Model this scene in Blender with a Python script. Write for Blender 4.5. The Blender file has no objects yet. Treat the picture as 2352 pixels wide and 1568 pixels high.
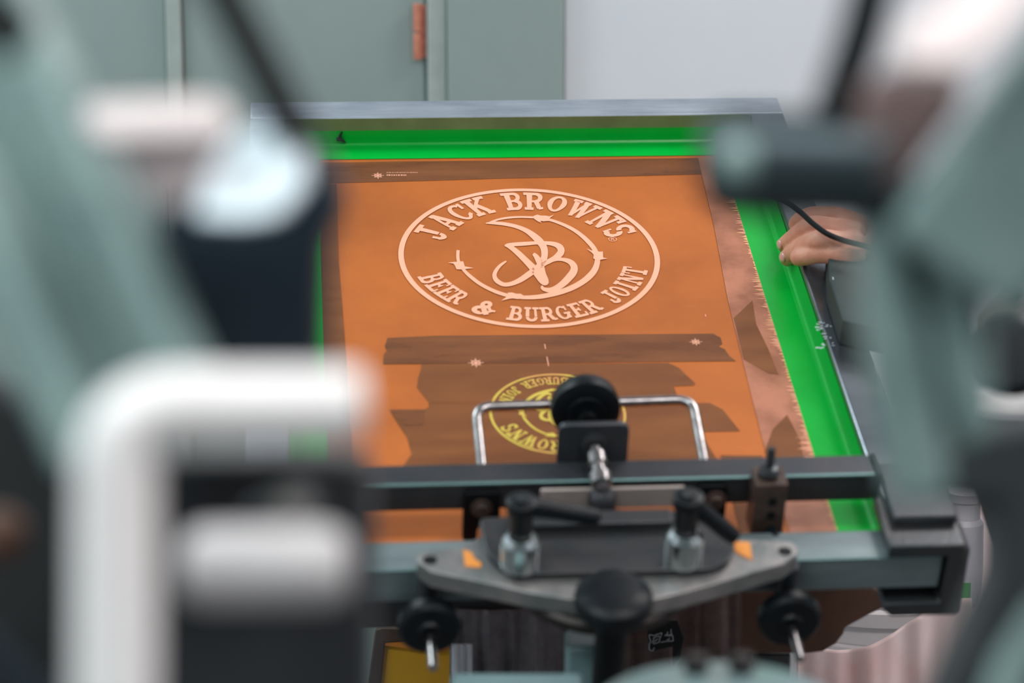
import bpy, bmesh, math, random
from mathutils import Vector, Matrix
random.seed(7)
C = bpy.context.scene.collection
SC = bpy.context.scene

# ------------------------------------------------------------------ camera
F = 5553.0; CX, CY = 1176.0, 784.0          # focal length in pixels of the 2352 x 1568 frame
PITCH = math.radians(11.5)
CAM = Vector((0, 0, 1.6))
cX = Vector((1, 0, 0)); cY = Vector((0, math.sin(PITCH), math.cos(PITCH))); cZ = Vector((0, -math.cos(PITCH), math.sin(PITCH)))
cam_d = bpy.data.cameras.new('camera'); cam = bpy.data.objects.new('camera', cam_d); C.objects.link(cam)
cam.matrix_world = Matrix((
    (cX.x, cY.x, cZ.x, CAM.x), (cX.y, cY.y, cZ.y, CAM.y), (cX.z, cY.z, cZ.z, CAM.z), (0, 0, 0, 1)))
cam_d.sensor_width = 36; cam_d.lens = 36 * F / 2352
cam_d.clip_start = 0.05
cam_d.dof.use_dof = True; cam_d.dof.focus_distance = 2.80; cam_d.dof.aperture_fstop = 2.8
SC.camera = cam

# ------------------------------------------------------------------ world, lights, exposure
w = bpy.data.worlds.new('world'); SC.world = w; w.use_nodes = True
w.node_tree.nodes['Background'].inputs[0].default_value = (0.62, 0.88, 0.93, 1)
w.node_tree.nodes['Background'].inputs[1].default_value = 0.22
SC.view_settings.view_transform = 'Standard'; SC.view_settings.look = 'None'
SC.view_settings.gamma = 1; SC.view_settings.exposure = -0.72
try: SC.view_settings.use_curve_mapping = False
except Exception: pass
def area(name, loc, sx, sy, e, col, rot=(0, 0, 0)):
    l = bpy.data.lights.new(name, 'AREA'); l.shape = 'RECTANGLE'; l.size = sx; l.size_y = sy; l.energy = e; l.color = col
    o = bpy.data.objects.new(name, l); o.location = loc; o.rotation_euler = rot; C.objects.link(o); return o
LAMPS = [(-1.1, 0.75), (1.1, 0.75), (-1.5, 3.0), (1.5, 3.0), (-.4, -.5)]  # last one is an unseen fill, added to light the foreground from the front
for i, (x, y) in enumerate(LAMPS):
    area('lamp_light', (x, y, 2.93), 1.2, 0.55, (46, 46, 46, 46, 26)[i], (1.0, 0.95, 0.94) if i % 2 else (0.82, 0.97, 1.0))

# ------------------------------------------------------------------ frames of reference
V_ = Vector((618 - CX, CY + 2995, -F)).normalized()
uy = .018; uz = -(V_[0] + uy * V_[1]) / V_[2]
U_ = Vector((1, uy, uz)).normalized(); N_ = U_.cross(V_)
P0 = Vector((1216 - CX, CY - 589, -F)) / 2012.0
def c2w(v): return CAM + cX * v[0] + cY * v[1] + cZ * v[2]
def c2d(v): return cX * v[0] + cY * v[1] + cZ * v[2]
Uw, Vw, Nw, Ow = c2d(U_), c2d(V_), c2d(N_), c2w(P0)
SM = Matrix(((Uw.x, Vw.x, Nw.x, Ow.x), (Uw.y, Vw.y, Nw.y, Ow.y), (Uw.z, Vw.z, Nw.z, Ow.z), (0, 0, 0, 1)))   # the raised screen's own axes
def S3(px, py, h):                         # point on the screen's axes at height h above the mesh
    r = Vector((px - CX, CY - py, -F)); t = ((P0 + N_ * h) @ N_) / (r @ N_) if False else ((P0 + N_ * h).dot(N_)) / r.dot(N_)
    q = r * t - P0; return Vector((q.dot(U_), q.dot(V_), q.dot(N_)))
def SV(px, py, v):                         # point on the screen's axes at a given v
    r = Vector((px - CX, CY - py, -F)); t = ((P0 + V_ * v).dot(V_)) / r.dot(V_)
    q = r * t - P0; return Vector((q.dot(U_), q.dot(V_), q.dot(N_)))
def W3(px, py, d): return c2w(Vector(((px - CX) / F * d, (CY - py) / F * d, -d)))
def CM(px, py, d):                         # upright axes in the room, origin at distance d
    return Matrix.Translation(W3(px, py, d))

# ------------------------------------------------------------------ materials
def srgb(r, g, b):
    f = lambda c: ((c / 255 + .055) / 1.055) ** 2.4 if c > 10.3 else c / 255 / 12.92
    return (f(r), f(g), f(b), 1)
def mat(name, col, rough=.5, metal=0.0, col2=None, scale=20, bump=0.0, bscale=None, alpha=None, coat=0, stretch=None, sharp=None, emit=None, spec=.5):
    m = bpy.data.materials.new(name); m.use_nodes = True; nt = m.node_tree; b = nt.nodes['Principled BSDF']
    b.inputs['Roughness'].default_value = rough; b.inputs['Metallic'].default_value = metal
    b.inputs['Coat Weight'].default_value = coat; b.inputs['Coat Roughness'].default_value = .12
    b.inputs['Base Color'].default_value = col; b.inputs['Specular IOR Level'].default_value = spec
    tc = nt.nodes.new('ShaderNodeTexCoord'); mp = nt.nodes.new('ShaderNodeMapping')
    nt.links.new(tc.outputs['Object'], mp.inputs[0])
    if stretch: mp.inputs['Scale'].default_value = stretch
    n = nt.nodes.new('ShaderNodeTexNoise'); n.inputs['Scale'].default_value = scale; n.inputs['Detail'].default_value = 6
    n.inputs['Roughness'].default_value = .6
    nt.links.new(mp.outputs[0], n.inputs[0])
    if col2 is None: col2 = tuple(c * .86 for c in col[:3]) + (1,)
    r = nt.nodes.new('ShaderNodeValToRGB'); r.color_ramp.elements[0].color = col; r.color_ramp.elements[1].color = col2
    lo, hi = sharp or (.35, .68)
    r.color_ramp.elements[0].position = lo; r.color_ramp.elements[1].position = hi
    nt.links.new(n.outputs[0], r.inputs[0]); nt.links.new(r.outputs[0], b.inputs['Base Color'])
    if bump:
        n2 = nt.nodes.new('ShaderNodeTexNoise'); n2.inputs['Scale'].default_value = bscale or scale * 4; n2.inputs['Detail'].default_value = 4
        nt.links.new(mp.outputs[0], n2.inputs[0])
        bp = nt.nodes.new('ShaderNodeBump'); bp.inputs['Strength'].default_value = bump; bp.inputs['Distance'].default_value = .002
        nt.links.new(n2.outputs[0], bp.inputs['Height']); nt.links.new(bp.outputs[0], b.inputs['Normal'])
    if alpha is not None: b.inputs['Alpha'].default_value = alpha
    if emit: b.inputs['Emission Color'].default_value = emit[0]; b.inputs['Emission Strength'].default_value = emit[1]
    return m
M = {}
M['alu'] = mat('worn_aluminium', srgb(158, 166, 176), .45, .3, srgb(118, 126, 138), 26, .15, 200, stretch=(.35, 1.6, 1), sharp=(.3, .75))
M['alu_near'] = mat('greenish_aluminium', srgb(132, 146, 148), .4, .4, srgb(104, 116, 120), 18, .1, 200, stretch=(.3, 1.5, 1))
M['alu_side'] = mat('aluminium_rail', srgb(140, 146, 152), .2, .85, srgb(105, 112, 120), 14, stretch=(.3, 1, 1))
M['black_steel'] = mat('blackened_steel', srgb(56, 62, 68), .36, .5, srgb(74, 72, 76), 12, .1, 300)
M['dark_steel'] = mat('dark_steel', srgb(58, 64, 68), .33, .6, srgb(78, 75, 76), 16, .12, 200)
M['cast'] = mat('cast_plate', srgb(158, 152, 150), .38, .6, srgb(112, 118, 118), 22, .2, 160)
M['plastic'] = mat('black_plastic', srgb(10, 15, 19), .4, 0, srgb(15, 21, 27), 30, .05, spec=.22)
M['rubber'] = mat('black_rubber', srgb(9, 13, 16), .5, spec=.2)
M['chrome'] = mat('chrome', srgb(200, 210, 210), .2, 1, srgb(190, 195, 195), 30)
M['rod'] = mat('plated_rod', srgb(180, 176, 176), .24, 1, srgb(140, 135, 135), 60)
M['rust'] = mat('rusty_steel', srgb(92, 72, 64), .5, .5, srgb(60, 50, 46), 60, .3)
M['brown_steel'] = mat('brown_tinted_steel', srgb(58, 48, 44), .45, .5, srgb(40, 38, 38), 30)
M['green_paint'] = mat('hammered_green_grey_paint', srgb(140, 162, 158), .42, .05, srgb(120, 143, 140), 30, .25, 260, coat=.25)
M['green_shaded'] = mat('green_grey_paint_shaded', srgb(78, 96, 94), .5, 0, srgb(66, 82, 80), 25)  # same paint, with the shade of the recess put into its colour
M['white_paint'] = mat('white_enamel', srgb(252, 246, 244), .35, 0, srgb(244, 236, 234), 12)
M['pinkish'] = mat('pinkish_white_enamel', srgb(226, 210, 208), .45, 0, srgb(216, 200, 198), 12)
M['sheen_cap'] = mat('pale_sheen_cap', srgb(238, 250, 255), .3, .0, srgb(214, 228, 236), 12)  # sheen of the housing's top put into a pale colour
M['navy'] = mat('navy_black_housing', srgb(34, 45, 56), .45, .1, srgb(28, 37, 46), 10, spec=.25)
M['mesh'] = mat('orange_emulsion', srgb(188, 102, 42), .5, 0, srgb(158, 84, 32), 4.5, .06, 900, spec=.3)
M['green_tape'] = mat('green_tape', srgb(0, 172, 58), .25, 0, srgb(0, 160, 50), 7, spec=.3)
M['tape_and_shade'] = mat('brown_tape_and_shade', srgb(130, 80, 50), .4, 0, srgb(152, 96, 58), 26, alpha=.6, spec=.25, stretch=(.25, 1.5, 1))  # tape colour, also used for the painted shadow patches
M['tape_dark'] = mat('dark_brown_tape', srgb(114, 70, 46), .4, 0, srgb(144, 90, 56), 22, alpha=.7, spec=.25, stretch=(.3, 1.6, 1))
M['tape_pink'] = mat('pinkish_brown_tape', srgb(188, 120, 92), .45, 0, srgb(150, 90, 62), 16, alpha=.9, sharp=(.4, .62))
M['olive'] = mat('olive_film', srgb(128, 138, 98), .5, .1, srgb(110, 118, 84), 18)
M['peach'] = mat('open_mesh_peach', srgb(238, 174, 146), .6, 0, srgb(236, 166, 132), 3)
M['peach2'] = mat('ragged_emulsion_edge', srgb(218, 150, 118), .6, 0, srgb(214, 182, 112), 26, sharp=(.5, .66))
M['yellow'] = mat('open_mesh_yellow', srgb(196, 172, 66), .6, 0, srgb(198, 142, 74), 14, sharp=(.5, .6))
M['wall'] = mat('white_wall', srgb(224, 227, 232), .8, 0, srgb(219, 222, 228), 2)
M['wall_dark'] = mat('dark_wall', srgb(140, 148, 150), .8, 0, srgb(132, 140, 142), 2)
M['door'] = mat('grey_green_door', srgb(150, 165, 160), .5, 0, srgb(142, 157, 154), 3)
M['jamb'] = mat('pale_jamb', srgb(172, 182, 176), .5)
M['copper'] = mat('copper_hinge', srgb(226, 146, 120), .4, .2, srgb(186, 112, 90), 60)
M['floor'] = mat('concrete_floor', srgb(104, 102, 102), .6, 0, srgb(84, 83, 82), 4)
M['ceil'] = mat('ceiling_white', srgb(200, 200, 200), .9)
M['skin'] = mat('skin', srgb(214, 158, 134), .45, 0, srgb(198, 134, 112), 45, .25, 500)
M['nail'] = mat('fingernail', srgb(206, 156, 148), .25, 0, coat=.5)
M['cloth'] = mat('brown_grey_cloth', srgb(120, 100, 96), .9, 0, srgb(104, 88, 86), 60, .3, 900)
M['cloth_grey'] = mat('grey_cloth', srgb(120, 116, 120), .9, 0, srgb(102, 98, 104), 60, .3, 900)
M['cloth_white'] = mat('white_cloth', srgb(208, 212, 220), .9)
M['shirt_black'] = mat('black_tshirt', srgb(40, 42, 46), .9, 0, srgb(50, 52, 56), 30)
M['print_black'] = mat('black_print', srgb(18, 24, 26), .7)
M['print_white'] = mat('white_print_line', srgb(190, 200, 205), .7)
M['board'] = mat('brown_board', srgb(96, 60, 42), .6, 0, srgb(80, 52, 38), 20)
M['yellow_mesh'] = mat('yellow_screen_mesh', srgb(246, 184, 40), .6, 0, srgb(226, 170, 40), 8)
M['wood'] = mat('dark_wood_frame', srgb(82, 60, 46), .6, 0, srgb(66, 48, 38), 30)
M['white_plastic'] = mat('white_plastic', srgb(232, 226, 226), .4, 0, srgb(222, 216, 218), 6)
M['pink'] = mat('pink_plastic_film', srgb(232, 208, 206), .45, 0, srgb(222, 160, 156), 6, sharp=(.5, .8))
M['translucent'] = mat('milky_bottle', srgb(206, 202, 208), .3, 0, srgb(196, 192, 200), 10)
M['leaf_green'] = mat('green_label', srgb(60, 160, 70), .5)
M['tan'] = mat('tan_grey_metal', srgb(140, 134, 128), .5, .2, srgb(120, 116, 112), 20)
M['teal_paint'] = mat('teal_grey_paint', srgb(118, 142, 144), .38, .15, srgb(98, 122, 124), 8, .1, coat=.2)
M['hair'] = mat('brown_hair', srgb(60, 44, 34), .7)
M['stop'] = mat('matt_dark_plate', srgb(52, 62, 62), .6, 0, srgb(44, 53, 54), 30, spec=.2)
M['edge'] = mat('edge_highlight_steel', srgb(120, 152, 152), .35, .7)  # teal tone of the painted edge highlights
M['lamp'] = mat('lamp_panel', (1, 1, 1, 1), .5, emit=((1, .97, .95, 1), 4.0))

# ------------------------------------------------------------------ mesh helpers
def finish(name, bm, m, parent=None, matrix=None, smooth=True, bevel=0, seg=2):
    me = bpy.data.meshes.new(name); bm.normal_update(); bmesh.ops.recalc_face_normals(bm, faces=bm.faces[:])
    bm.to_mesh(me); bm.free()
    me.materials.append(M[m] if isinstance(m, str) else m)
    o = bpy.data.objects.new(name, me); C.objects.link(o)
    if matrix is not None: o.matrix_world = matrix
    if parent is not None: o.parent = parent
    if smooth:
        for p in me.polygons: p.use_smooth = True
        try:
            me.set_sharp_from_angle(angle=math.radians(35))
        except Exception: pass
    if bevel:
        b = o.modifiers.new('bevel', 'BEVEL'); b.width = bevel; b.segments = seg; b.limit_method = 'ANGLE'; b.angle_limit = math.radians(40)
        b.harden_normals = False
    return o
def box(bm, a, b, rot=None):
    a = Vector(a); b = Vector(b); c = (a + b) / 2; s = b - a
    mt = Matrix.Translation(c) @ (rot or Matrix.Identity(4)) @ Matrix.Diagonal((abs(s.x), abs(s.y), abs(s.z), 1))
    bmesh.ops.create_cube(bm, size=1, matrix=mt); return bm
def nb(): return bmesh.new()
def orient(d):
    d = Vector(d).normalized(); return d.to_track_quat('Z', 'Y').to_matrix().to_4x4()
def lathe(bm, prof, o=(0, 0, 0), axis=(0, 0, 1), n=40):
    """prof: list of (radius, height)."""
    mt = Matrix.Translation(Vector(o)) @ orient(axis); rings = []
    for r, z in prof:
        if r < 1e-6: rings.append([bm.verts.new(mt @ Vector((0, 0, z)))])
        else: rings.append([bm.verts.new(mt @ Vector((r * math.cos(2 * math.pi * i / n), r * math.sin(2 * math.pi * i / n), z))) for i in range(n)])
    for A, B in zip(rings, rings[1:]):
        for i in range(n):
            j = (i + 1) % n
            if len(A) == 1 and len(B) == 1: continue
            if len(A) == 1: bm.faces.new((A[0], B[j], B[i]))
            elif len(B) == 1: bm.faces.new((A[i], A[j], B[0]))
            else: bm.faces.new((A[i], A[j], B[j], B[i]))
    return bm
def cyl(bm, p, q, r, n=24, ch=None):
    p, q = Vector(p), Vector(q); L = (q - p).length; c = min(ch if ch is not None else r * .12, L * .4)
    return lathe(bm, [(0, 0), (r - c, 0), (r, c), (r, L - c), (r - c, L), (0, L)], p, q - p, n)
def roundpath(pts, rad, n=8):
    pts = [Vector(p) for p in pts]; out = [pts[0]]
    for a, b, c in zip(pts, pts[1:], pts[2:]):
        d1 = (a - b); d2 = (c - b); r = min(rad, d1.length * .49, d2.length * .49)
        s, e = b + d1.normalized() * r, b + d2.normalized() * r
        for i in range(n + 1):
            t = i / n; out.append(s * (1 - t) ** 2 + b * 2 * t * (1 - t) + e * t * t)
    out.append(pts[-1]); return out
def tube(bm, pts, r, n=16, cap=True):
    pts = [Vector(p) for p in pts]; R = r if isinstance(r, (list, tuple)) else [r] * len(pts); rings = []
    up = Vector((0.13, 0.21, 1)).normalized(); prev = None
    for i, p in enumerate(pts):
        d = (pts[min(i + 1, len(pts) - 1)] - pts[max(i - 1, 0)]).normalized()
        x = d.cross(up) if prev is None else prev - d * prev.dot(d)
        if x.length < 1e-5: x = d.cross(Vector((1, 0, 0)))
        x.normalize(); prev = x; y = d.cross(x)
        rings.append([bm.verts.new(p + (x * math.cos(2 * math.pi * k / n) + y * math.sin(2 * math.pi * k / n)) * R[i]) for k in range(n)])
    for A, B in zip(rings, rings[1:]):
        for k in range(n): bm.faces.new((A[k], A[(k + 1) % n], B[(k + 1) % n], B[k]))
    if cap: bm.faces.new(rings[0]); bm.faces.new(rings[-1])
    return bm
def prism(bm, poly, z0, z1, M4=None):
    M4 = M4 or Matrix.Identity(4)
    a = [bm.verts.new(M4 @ Vector((p[0], p[1], z0))) for p in poly]; b = [bm.verts.new(M4 @ Vector((p[0], p[1], z1))) for p in poly]
    n = len(poly); bm.faces.new(a); bm.faces.new(b)
    for i in range(n): bm.faces.new((a[i], a[(i + 1) % n], b[(i + 1) % n], b[i]))
    return bm
def roundpoly(poly, rad, n=5):
    P = [Vector((p[0], p[1], 0)) for p in poly]; out = []
    for i in range(len(P)):
        a, b, c = P[i - 1], P[i], P[(i + 1) % len(P)]
        d1, d2 = a - b, c - b; r = min(rad, d1.length * .45, d2.length * .45); s, e = b + d1.normalized() * r, b + d2.normalized() * r
        for k in range(n + 1):
            t = k / n; q = s * (1 - t) ** 2 + b * 2 * t * (1 - t) + e * t * t; out.append((q.x, q.y))
    return out
def thing(name, label, cat, matrix=None, group=None):
    o = bpy.data.objects.new(name, None); C.objects.link(o); o.empty_display_size = .05
    if matrix is not None: o.matrix_world = matrix
    o['label'] = label; o['category'] = cat
    if group: o['group'] = group
    return o
def tag(o, label, cat, group=None):
    o['label'] = label; o['category'] = cat
    if group: o['group'] = group
    return o
def part(name, bm, m, parent, bevel=0, smooth=True, label=None):
    o = finish(name, bm, m, parent, smooth=smooth, bevel=bevel)
    if label: o['label'] = label
    return o
def struct(name, bm, m, **k):
    o = finish(name, bm, m, **k); o['kind'] = 'structure'; return o

# ------------------------------------------------------------------ room
X0, X1, Y0, Y1, H = -2.6, 2.6, -2.4, 3.62, 2.95
struct('floor', box(nb(), (X0, Y0, -.05), (X1, Y1 + .2, 0)), 'floor', smooth=False)
struct('ceiling', box(nb(), (X0, Y0, H), (X1, Y1 + .2, H + .05)), 'ceil', smooth=False)
struct('wall_left', box(nb(), (X0 - .1, Y0, 0), (X0, Y1 + .2, H)), 'wall', smooth=False)
struct('wall_right', box(nb(), (X1, Y0, 0), (X1 + .1, Y1 + .2, H)), 'wall', smooth=False)
struct('wall_back', box(nb(), (X0, Y0 - .1, 0), (X1, Y0, H)), 'wall_dark', smooth=False)
bm = nb(); box(bm, (.079, Y1 + .0, 0), (X1, Y1 + .12, H)); box(bm, (X0, Y1, 0), (-1.10, Y1 + .12, H)); box(bm, (-1.10, Y1, 2.1), (.079, Y1 + .12, H))
struct('wall_far', bm, 'wall', smooth=False)
# door opening x -1.10 .. 0.079 filled by casing, jamb, door leaf
bm = nb(); box(bm, (-.096, Y1 - .02, 0), (.077, Y1 + .10, 2.1)); struct('trim_1', bm, 'door', bevel=.003)
bm = nb(); box(bm, (-.126, Y1 - .012, 0), (-.0965, Y1 + .09, 2.1)); struct('trim_2', bm, 'jamb', bevel=.004)
bm = nb(); box(bm, (-.515, Y1 - .008, 0), (-.492, Y1 + .10, 2.1)); struct('trim_3', bm, 'jamb', bevel=.003)
bm = nb(); box(bm, (-.490, Y1 + .004, .01), (-.130, Y1 + .05, 2.09)); d1 = struct('door_1', bm, 'door', bevel=.002)
bm = nb(); box(bm, (-1.09, Y1 + .004, .01), (-.517, Y1 + .05, 2.09)); struct('door_2', bm, 'door', bevel=.002)
bm = nb()
hz = W3(958, 70, 3.6).z
cyl(bm, (-.1405, Y1 - .008, hz - .042), (-.1405, Y1 - .008, hz - .004), .0062); cyl(bm, (-.1405, Y1 - .008, hz - .001), (-.1405, Y1 - .008, hz + .040), .0062)
box(bm, (-.140, Y1 - .002, hz - .040), (-.128, Y1 + .003, hz + .038))
hg = part('hinge', bm, 'copper', d1, label='copper coloured hinge')
for i, (x, y) in enumerate(LAMPS):
    t = thing('ceiling_light', 'flat white ceiling light panel, ' + ('near left', 'near right', 'far left', 'far right', 'added as front fill behind the camera')[i] + ' of the workshop', 'ceiling light', Matrix.Translation((x, y, H)), 'ceiling light panels')
    bm = nb(); box(bm, (-.62, -.3, -.008), (.62, .3, 0)); part('frame', bm, 'white_paint', t, bevel=.002)
    bm = nb(); box(bm, (-.6, -.28, -.012), (.6, .28, -.0085)); part('diffuser', bm, 'lamp', t)

# ------------------------------------------------------------------ raised printing screen
scr = thing('printing_screen', 'raised silkscreen in aluminium frame with orange stencil and green tape', 'printing screen', SM)
UI0, UI1, UO0, UO1 = -.276, .295, -.318, .337
VI0, VI1, VO0, VO1 = -.557, .262, -.600, .3046
FH = .038
def rail(a, b, m='alu', lab=None):
    bm = nb(); box(bm, a, b); return part('frame_rail', bm, m, scr, bevel=.0025, label=lab)
rail((UO0, VI1, 0), (UO1, VO1, FH)); nr = rail((UO0, VO0, 0), (UO1, VI0, FH), 'alu_near')
bm = nb(); cyl(bm, (UO0 + .003, VO0 + .0006, FH - .0006), (UO1 - .003, VO0 + .0006, FH - .0006), .0014, 12); part('edge_highlight', bm, 'edge', scr)  # tinted strip painted as the glint on the near rail's front edge
rail((UO0, VI0 + .0003, 0), (UI0, VI1 - .0003, FH)); rail((UI1, VI0 + .0003, 0), (UO1, VI1 - .0003, FH), 'alu_side')
bm = nb(); box(bm, (UI0 - .01, VI0 - .01, -.0012), (UI1 + .01, VI1 + .01, -.0002)); part('stencil_mesh', bm, 'mesh', scr, smooth=False)
# green tape: strip on the mesh folded up the inner wall of each rail
def sheet(name, quads, m, parent, th=.0004, label=None):
    bm = nb()
    for q in quads:
        vs = [bm.verts.new(v) for v in q]; bm.faces.new(vs)
    bmesh.ops.remove_doubles(bm, verts=bm.verts[:], dist=1e-5)
    o = part(name, bm, m, parent, smooth=False, label=label)
    s = o.modifiers.new('thickness', 'SOLIDIFY'); s.thickness = th; s.offset = 0
    return o
e = .0006
r = .0035
def fold(a0, a1, inner, wall, top, axis):
    """strip running from a0 to a1, lying on the mesh from 'inner' to 'wall', rounded up to height top"""
    s = 1 if wall > inner else -1
    prof = [(inner, e), (wall - s * .007, e), (wall - s * .004, e + .0009), (wall - s * .0018, e + .003), (wall - s * .0012, e + .007), (wall - s * .0006, top)]
    qs = []
    N = 24
    for k in range(N):
        t0, t1 = a0 + (a1 - a0) * k / N, a0 + (a1 - a0) * (k + 1) / N
        for p, q in zip(prof, prof[1:]):
            P = lambda c, t: (c[0], t, c[1]) if axis == 'v' else (t, c[0], c[1])
            qs.append((P(p, t0), P(q, t0), P(q, t1), P(p, t1)))
    return qs
sheet('green_tape', fold(UI0 + .001, UI1 - .001, .2262, VI1, .0205, 'u'), 'green_tape', scr)
sheet('green_tape', fold(VI0 + .001, .2258, .2557, UI1, .030, 'v'), 'green_tape', scr)
sheet('green_tape', fold(VI0 + .001, .2258, -.2370, UI0, .030, 'v'), 'green_tape', scr)
sheet('olive_film', [((UI0 + .001, VI1 - .0007, .0206), (UI1 - .001, VI1 - .0007, .0206), (UI1 - .001, VI1 - .0007, FH - .001), (UI0 + .001, VI1 - .0007, FH - .001))], 'olive', scr)

# flat pieces on the mesh
def flat(name, px, m, h, label=None, th=.0002):
    bm = nb(); P = [S3(x, y, h) for x, y in px]
    prism(bm, [(p.x, p.y) for p in P], h, h + th); bmesh.ops.triangulate(bm, faces=[f for f in bm.faces if len(f.verts) > 4])
    return part(name, bm, m, scr, smooth=False, label=label)
flat('brown_tape_and_shade', [(735, 374), (900, 371), (1300, 367), (1640, 362), (1650, 399), (1420, 405), (1180, 409), (980, 415), (740, 421)], 'tape_dark', .0001)
flat('brown_tape_and_shade', [(890, 776), (1000, 771), (1200, 769), (1400, 768), (1638, 766), (1655, 775), (1659, 790), (1650, 795), (1665, 802), (1675, 817), (1690, 829), (1560, 830), (1400, 832), (1150, 835), (880, 836), (881, 815), (888, 806), (884, 795)], 'tape_dark', .0001)
flat('brown_tape_and_shade', [(968, 836.5), (1200, 835.5), (1535, 833), (1560, 845), (1575, 860), (1597, 880), (1594, 885), (1548, 887), (1552, 900), (1562, 921), (1300, 924), (985, 925), (970, 905), (958, 890), (960, 870), (966, 850)], 'tape_and_shade', .0001)
flat('brown_tape_and_shade', [(985, 926), (1300, 925), (1630, 925), (1660, 940), (1700, 990), (1612, 992), (1625, 1020), (1650, 1060), (1652, 1110), (900, 1110), (945, 1042), (935, 1005), (925, 990), (905, 960), (895, 940), (975, 940), (985, 935)], 'tape_and_shade', .0001)
flat('brown_tape_and_shade', [(895, 942), (975, 940), (972, 975), (930, 978)], 'tape_dark', .0004)
flat('brown_tape_and_shade', [(1655, 1045), (1750, 1046), (1800, 1225), (1700, 1225)], 'tape_and_shade', .0001)
flat('side_tape', [(1604, 362), (1672, 361), (1704, 500), (1744, 640), (1797, 820), (1869, 1060), (1926, 1225), (1815, 1225), (1757, 1032), (1705, 825), (1672, 690), (1640, 520)], 'tape_pink', .0004)
flat('brown_tape_and_shade', [(741, 425), (772, 423), (778, 600), (800, 880), (812, 1060), (832, 1225), (742, 1225), (746, 900), (739, 600)], 'tape_and_shade', .0004)
flat('brown_tape_and_shade', [(1728, 690), (1737, 745), (1764, 800), (1788, 860), (1766, 858), (1708, 825), (1685, 730)], 'tape_and_shade', .00065)  # shadow patch painted as a brown film over the side tape
flat('brown_tape_and_shade', [(1808, 952), (1838, 1010), (1850, 1070), (1762, 1060), (1757, 1035), (1775, 985)], 'tape_and_shade', .00065)  # lower shadow patch, painted with the same brown film
# ragged emulsion edge along the right-hand tape
bm = nb(); random.seed(3)
vv = .13
while vv > -.54:
    hgt = random.uniform(.0015, .0055); env = .35 + .65 * abs(math.sin(vv * 31 + .6) * math.sin(vv * 13)); dep = random.uniform(.003, .017) * env
    pts = [(.2566, vv), (.2566 - dep * .5, vv - hgt * .15), (.2566 - dep, vv - hgt * random.uniform(.3, .7)), (.2566 - dep * .45, vv - hgt * .8), (.2566, vv - hgt)]
    prism(bm, pts, .0009, .0010); vv -= hgt * random.uniform(.7, 1.5)
o = part('ragged_edge', bm, 'peach2', scr, smooth=False); o['kind'] = 'stuff'

# ------------------------------------------------------------------ stencil artwork (flat print on the mesh)
def line(x0, y0, x1, y1, t):
    d = Vector((x1 - x0, y1 - y0)); 
    n = Vector((-d.y, d.x)).normalized() * t / 2; k = max(1, int(d.length / .18)); out = []
    for i in range(k):
        a = Vector((x0, y0)) + d * i / k; b = Vector((x0, y0)) + d * (i + 1) / k
        out.append([tuple(a + n), tuple(a - n), tuple(b - n), tuple(b + n)])
    return out
def arc(cx, cy, rx, ry, a0, a1, t, n=14, t2=None):
    out = []; prev = None
    for i in range(n + 1):
        a = math.radians(a0 + (a1 - a0) * i / n); tt = t if t2 is None else t + (t2 - t) * abs(math.sin(a))
        o_ = (cx + (rx + tt / 2) * math.cos(a), cy + (ry + tt / 2 * (1 if t2 is None else .8)) * math.sin(a)); i_ = (cx + (rx - tt / 2) * math.cos(a), cy + (ry - tt / 2 * (1 if t2 is None else .8)) * math.sin(a))
        if prev: out.append([prev[0], o_, i_, prev[1]])
        prev = (o_, i_)
    return out
T, t_, s_ = .21, .12, .15
def ser(x0, x1, y, h=s_): return line(x0, y, x1, y, h)
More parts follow.
